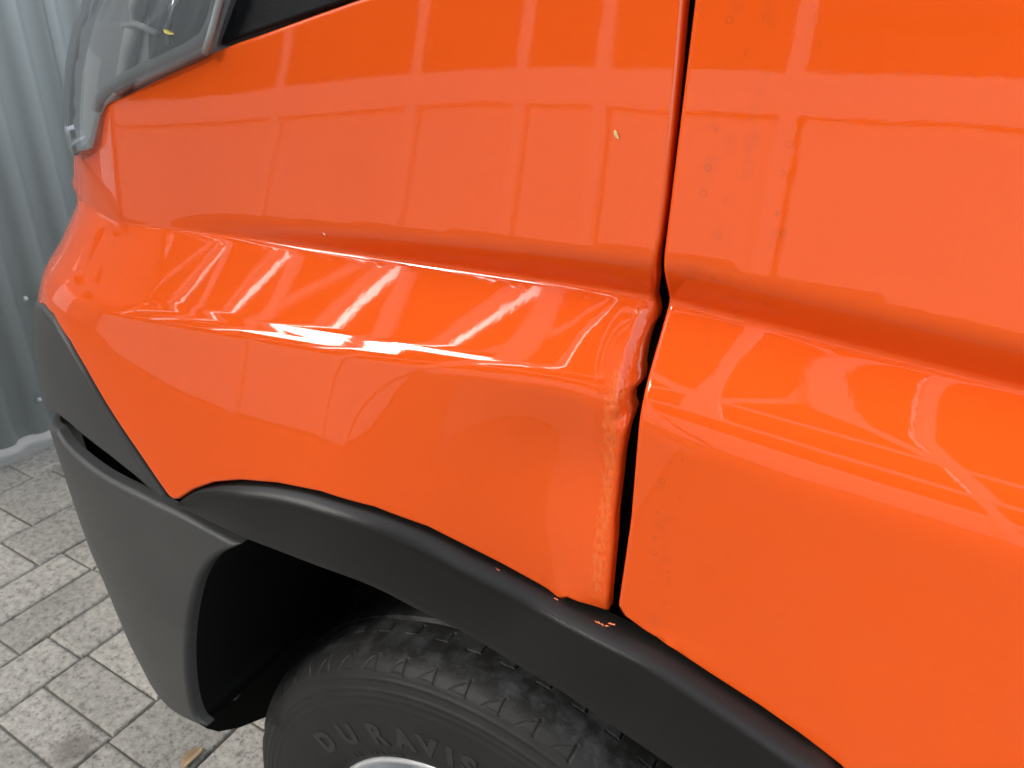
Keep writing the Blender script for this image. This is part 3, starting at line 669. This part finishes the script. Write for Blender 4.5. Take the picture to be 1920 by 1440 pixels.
foot = (np.abs(S-(s_ridge+.0012)) < .0009) & (ph < .52); dep[foot] = np.maximum(dep[foot], .0008)
ph2 = ((TH-76.6+pitch*60) % pitch)/pitch
bar_ = (np.abs((ph2+.5) % 1-.5) < .03) & (YY > .050) & (YY < .064); dep[bar_] = .0025
ft = (np.abs(YY-(.0455+.006*(1-ph2)*.4)) < .0010) & (ph2 < .42) & (YY > .03); dep[ft] = .0016
dep[(np.abs(YY-.0735) < .0035) & (S > s_ridge)] = .006
for sr in (.334, .322, .315, .306):                              # moulded rings of the sidewall
    k = np.argmin(np.abs(pr_[:len(sarc)]-sr)+(py_[:len(sarc)] > .002)*9); dep -= .0009*np.exp(-((S-prof_s[k])/.0022)**2)
RR = pr_[None, :]-dep*nrm[None, :, 1]*1.0; YR = py_[None, :]-dep*nrm[None, :, 0]
if nrm[len(prof_s)//2, 1] < 0: RR = pr_[None, :]+dep*nrm[None, :, 1]; YR = py_[None, :]+dep*nrm[None, :, 0]
ta = np.radians(TH); XX = cx+RR*np.cos(ta); ZZ = cz+RR*np.sin(ta)
nT, nS = TH.shape
verts = np.stack([XX, YR, ZZ], -1).reshape(-1, 3)
ii, jj = np.meshgrid(np.arange(nT), np.arange(nS-1), indexing='ij'); i2 = (ii+1) % nT
faces = np.stack([ii*nS+jj, i2*nS+jj, i2*nS+jj+1, ii*nS+jj+1], -1).reshape(-1, 4)
me = bpy.data.meshes.new('tyre'); me.vertices.add(len(verts)); me.vertices.foreach_set('co', verts.ravel().astype(np.float32))
me.loops.add(faces.size); me.loops.foreach_set('vertex_index', faces.ravel().astype(np.int32)); me.polygons.add(len(faces))
me.polygons.foreach_set('loop_start', np.arange(0, faces.size, 4, dtype=np.int32)); me.polygons.foreach_set('loop_total', np.full(len(faces), 4, np.int32))
me.update(calc_edges=True); me.validate(); me.polygons.foreach_set('use_smooth', [True]*len(me.polygons)); me.materials.append(M_rubber)
at = me.attributes.new('tread', 'FLOAT', 'POINT'); at.data.foreach_set('value', (sstep(.006, .02, YR)*1.0+.10).ravel().astype(np.float32))
tyre = bpy.data.objects.new('tyre', me); COL.objects.link(tyre); tyre.parent = wheel; tyre.matrix_parent_inverse = Matrix.Translation((cx, .1, cz)).inverted()
M_letter = simple('letter_rubber', (.030, .0295, .028), .5)
def letter(ch, ang, r0, size):
    cu = bpy.data.curves.new('letter', 'FONT'); cu.body = ch; cu.size = size; cu.extrude = .0011; cu.align_x = 'CENTER'; cu.offset = .0022 if size > .02 else .0004; cu.resolution_u = 3
    tmp = bpy.data.objects.new('tmp', cu); COL.objects.link(tmp); dg_ = bpy.context.evaluated_depsgraph_get(); dg_.update()
    m2 = bpy.data.meshes.new_from_object(tmp.evaluated_get(dg_)); bpy.data.objects.remove(tmp); bpy.data.curves.remove(cu)
    a = math.radians(ang)
    for v in m2.vertices:
        x, y, h = v.co; r = r0+y; aa = a-x/(r0+size*.35)
        yy = float(np.interp(r, [.216, .228, .245, .270, .295, .318], [-.001, -.009, -.0125, -.0145, -.0135, -.0095]))
        v.co = (cx+r*math.cos(aa), yy-.0004-h, cz+r*math.sin(aa))
    m2.update(); m2.materials.clear(); m2.materials.append(M_letter); o = bpy.data.objects.new('lettering', m2); COL.objects.link(o); o.parent = wheel
    o.matrix_parent_inverse = Matrix.Translation((cx, .1, cz)).inverted()
for ch, a in zip('DURAVIS', (137.2, 126.0, 114.6, 105.4, 97.8, 91.4, 86.0)): letter(ch, a, .2495, .040 )
for k, ch in enumerate('R2 225/75'):
    if ch != ' ': letter(ch, 131-2.7*k, .2265, .0095)
rp = [(.075, .02), (.072, .06), (.058, .075), (.05, .10), (.055, .135), (.072, .165), (.066, .185), (.040, .196), (.014, .199), (.003, .203), (-.0015, .2085), (-.001, .2125), (.004, .2135), (.02, .207), (.05, .203)]
rp = catmull(rp, 4); nseg = 96; V = []; Fc = []
for k in range(nseg):
    a = 2*math.pi*k/nseg
    for y, r in rp: V.append((cx+r*math.cos(a), y, cz+r*math.sin(a)))
n_ = len(rp)
for k in range(nseg):
    for j in range(n_-1): Fc.append((k*n_+j, ((k+1) % nseg)*n_+j, ((k+1) % nseg)*n_+j+1, k*n_+j+1))
mesh_obj('rim', V, Fc, simple('rim_paint', (.62, .63, .64), .3, metal=.25), None, smooth=True)
rim = COL.objects['rim']; rim.parent = wheel; rim.matrix_parent_inverse = Matrix.Translation((cx, .1, cz)).inverted()

# ---- headlight
def FL0(x, z): return Y0-.005+.095*np.maximum(0, z-1.178)+.022*np.maximum(0, -.1-x)**2
HLZ, HLX = zip(*sorted((float(P[2]), x0) for x0, P in (solve_x0(lambda m: (lambda x, z: FL0(x, z)+.2*(np.maximum(0, m-x)/.4)**2.5), *q) for q in ((119, 240), (118, 200), (122, 120), (135, 50), (150, 10), (165, -30)))))
def FL(x, z):
    x0 = np.interp(z, HLZ, HLX)
    return FL0(x, z)+.2*(np.maximum(0, x0-x)/.4)**2.5
hl_bot = [(383, 99), (345, 117), (300, 137), (250, 160), (208, 183), (190, 200), (180, 228), (172, 262), (166, 276), (150, 286)]
H1 = hitxz(FL, hl_bot); HR = hitxz(FL, [(418, -30), (411, 0), (396, 55)])
lens_out = H1+[(-.80, 1.224), (-1.02, 1.22), (-1.02, 1.47), (-.47, 1.47)]+HR
def glass():
    m, t, p = mat_new('clear_lens'); L = t.links.new; t.nodes.remove(p); out = t.nodes['Material Output']
    tr = N_(t, 'ShaderNodeBsdfTransparent'); tr.inputs[0].default_value = (.90, .92, .93, 1)
    gl = N_(t, 'ShaderNodeBsdfGlossy'); gl.inputs['Roughness'].default_value = .05
    fr = N_(t, 'ShaderNodeFresnel'); fr.inputs['IOR'].default_value = 1.58
    df = N_(t, 'ShaderNodeBsdfDiffuse'); df.inputs[0].default_value = (.42, .45, .46, 1); hz = N_(t, 'ShaderNodeMixShader'); hz.inputs[0].default_value = .22; L(tr.outputs[0], hz.inputs[1]); L(df.outputs[0], hz.inputs[2])
    mx = N_(t, 'ShaderNodeMixShader'); L(fr.outputs[0], mx.inputs[0]); L(hz.outputs[0], mx.inputs[1]); L(gl.outputs[0], mx.inputs[2]); L(mx.outputs[0], out.inputs[0]); return m
M_lens = glass()
hlt = bpy.data.objects.new('headlight', None); COL.objects.link(hlt); hlt.parent = VAN; hlt.location = (-.75+.2, .05-.9, 1.3); hlt.empty_display_size = .05
M_house = simple('housing_grey', (.36, .38, .385), .4); M_chrome = simple('reflector', (.55, .57, .58), .25, metal=.85); M_dark = simple('lamp_black', (.06, .066, .074), .3)
M_guide = simple('light_guide', (.72, .74, .75), .25)
panel('lens', FL, lens_out, M_lens, hlt, step=.008, r=.004, depth=.02)
# housing shell behind the lens, bezel, light guide, lamp cup and seal
def at_lens(px, py, off):
    p = hit(FL, px, py); return (p[0], p[1]+off, p[2])
hx = hitxz(FL, [(380, 97), (300, 132), (215, 175), (196, 196), (184, 232), (176, 262)])
panel('housing', lambda x, z: FL(x, z)+.024, hx+[(-.78, 1.226), (-.90, 1.24), (-.93, 1.46), (-.47, 1.46)], M_house, hlt, step=.012, r=.004, depth=.02)
tube('bezel', [at_lens(x_, y_, .006) for x_, y_ in [(170, 205), (176, 184), (195, 163), (235, 141), (290, 116), (340, 93), (372, 72), (388, 40), (398, 0)]], .005, M_house, hlt)
tube('light_guide', [at_lens(x_, y_, .020) for x_, y_ in [(195, 178), (201, 135), (207, 100), (214, 60), (222, 20), (230, -20)]], .0085, M_guide, hlt)
tube('guide_bracket', [at_lens(x_, y_, .014) for x_, y_ in [(205, 48), (230, 44), (268, 62)]], .003, M_guide, hlt)
a, b = at_lens(272, 110, .045), at_lens(372, 20, .045)
panel('lamp_cup', lambda x, z: FL(x, z)+.017, hitxz(lambda x, z: FL(x, z)+.017, [(272, 118), (330, 92), (365, 60), (385, 0), (395, -40), (285, -40), (275, 0), (271, 60)]), M_dark, hlt, step=.01, r=.008, depth=.03)
tube('lamp_ring', [at_lens(*q) for q in [(300, 85, .010), (296, 55, .010), (303, 20, .010), (318, -15, .010)]], .0035, M_chrome, hlt)
tube('seal', [at_lens(*q) for q in [(384, 101, .0), (397, 57, .0), (412, 0, .0), (420, -30, .0)]], .0028, simple('seal_rubber', (.30, .34, .34), .5), hlt)

# ------------------------------------------------------------------ small loose things
def leaf(name, c, size, col, label, cat, nrm=(0, 0, 1), ang=0.0, narrow=.35):
    V = []; Fc = []; n = 9
    N = Vector(nrm).normalized(); t = N.orthogonal().normalized(); t = Matrix.Rotation(ang, 3, N) @ t; b = N.cross(t)
    for i in range(n):
        u = i/(n-1); w_ = narrow*math.sin(math.pi*min(1, u*.94+.03))**.8
        for k in (-1, 0, 1): V.append(Vector(c)+size*((u-.5)*t+k*w_*.5*b+N*(.03+.10*abs(k)*math.sin(u*3)+.06*math.sin(u*5))))
    for i in range(n-1):
        for k in (0, 1): Fc.append((i*3+k, i*3+k+1, i*3+k+4, i*3+k+3))
    o = mesh_obj(name, V, Fc, simple(name+'_skin', col, .7, var=.4, vscale=300)); tag(o, label, cat); return o
q = on_z(360, 1420, .004); leaf('fallen_leaf', (q[0], q[1], .004), .055, (.30, .20, .10), 'curled brown dead leaf on the paving ahead of the tyre', 'leaf', ang=.9, narrow=.5)
p = hit(F, 1157, 252); leaf('seed_husk', (p[0], p[1]-.0008, p[2]), .006, (.75, .60, .25), 'tiny yellow seed husk stuck to the wing near the door gap', 'seed', (0, -1, .1), 1.3, .4)
p = hit(FL, 318, 60); leaf('seed_husk', (p[0], p[1]-.0008, p[2]), .012, (.60, .50, .12), 'small yellow seed husk stuck on the headlight lens', 'seed', (0, -1, .1), 2.1, .3)
p = hit(F, 609, 438); leaf('seed_husk', (p[0], p[1]-.0006, p[2]), .003, (.85, .75, .5), 'pale crumb on the wing just above the body crease', 'seed', (0, -1, .1), 1.6, .4)
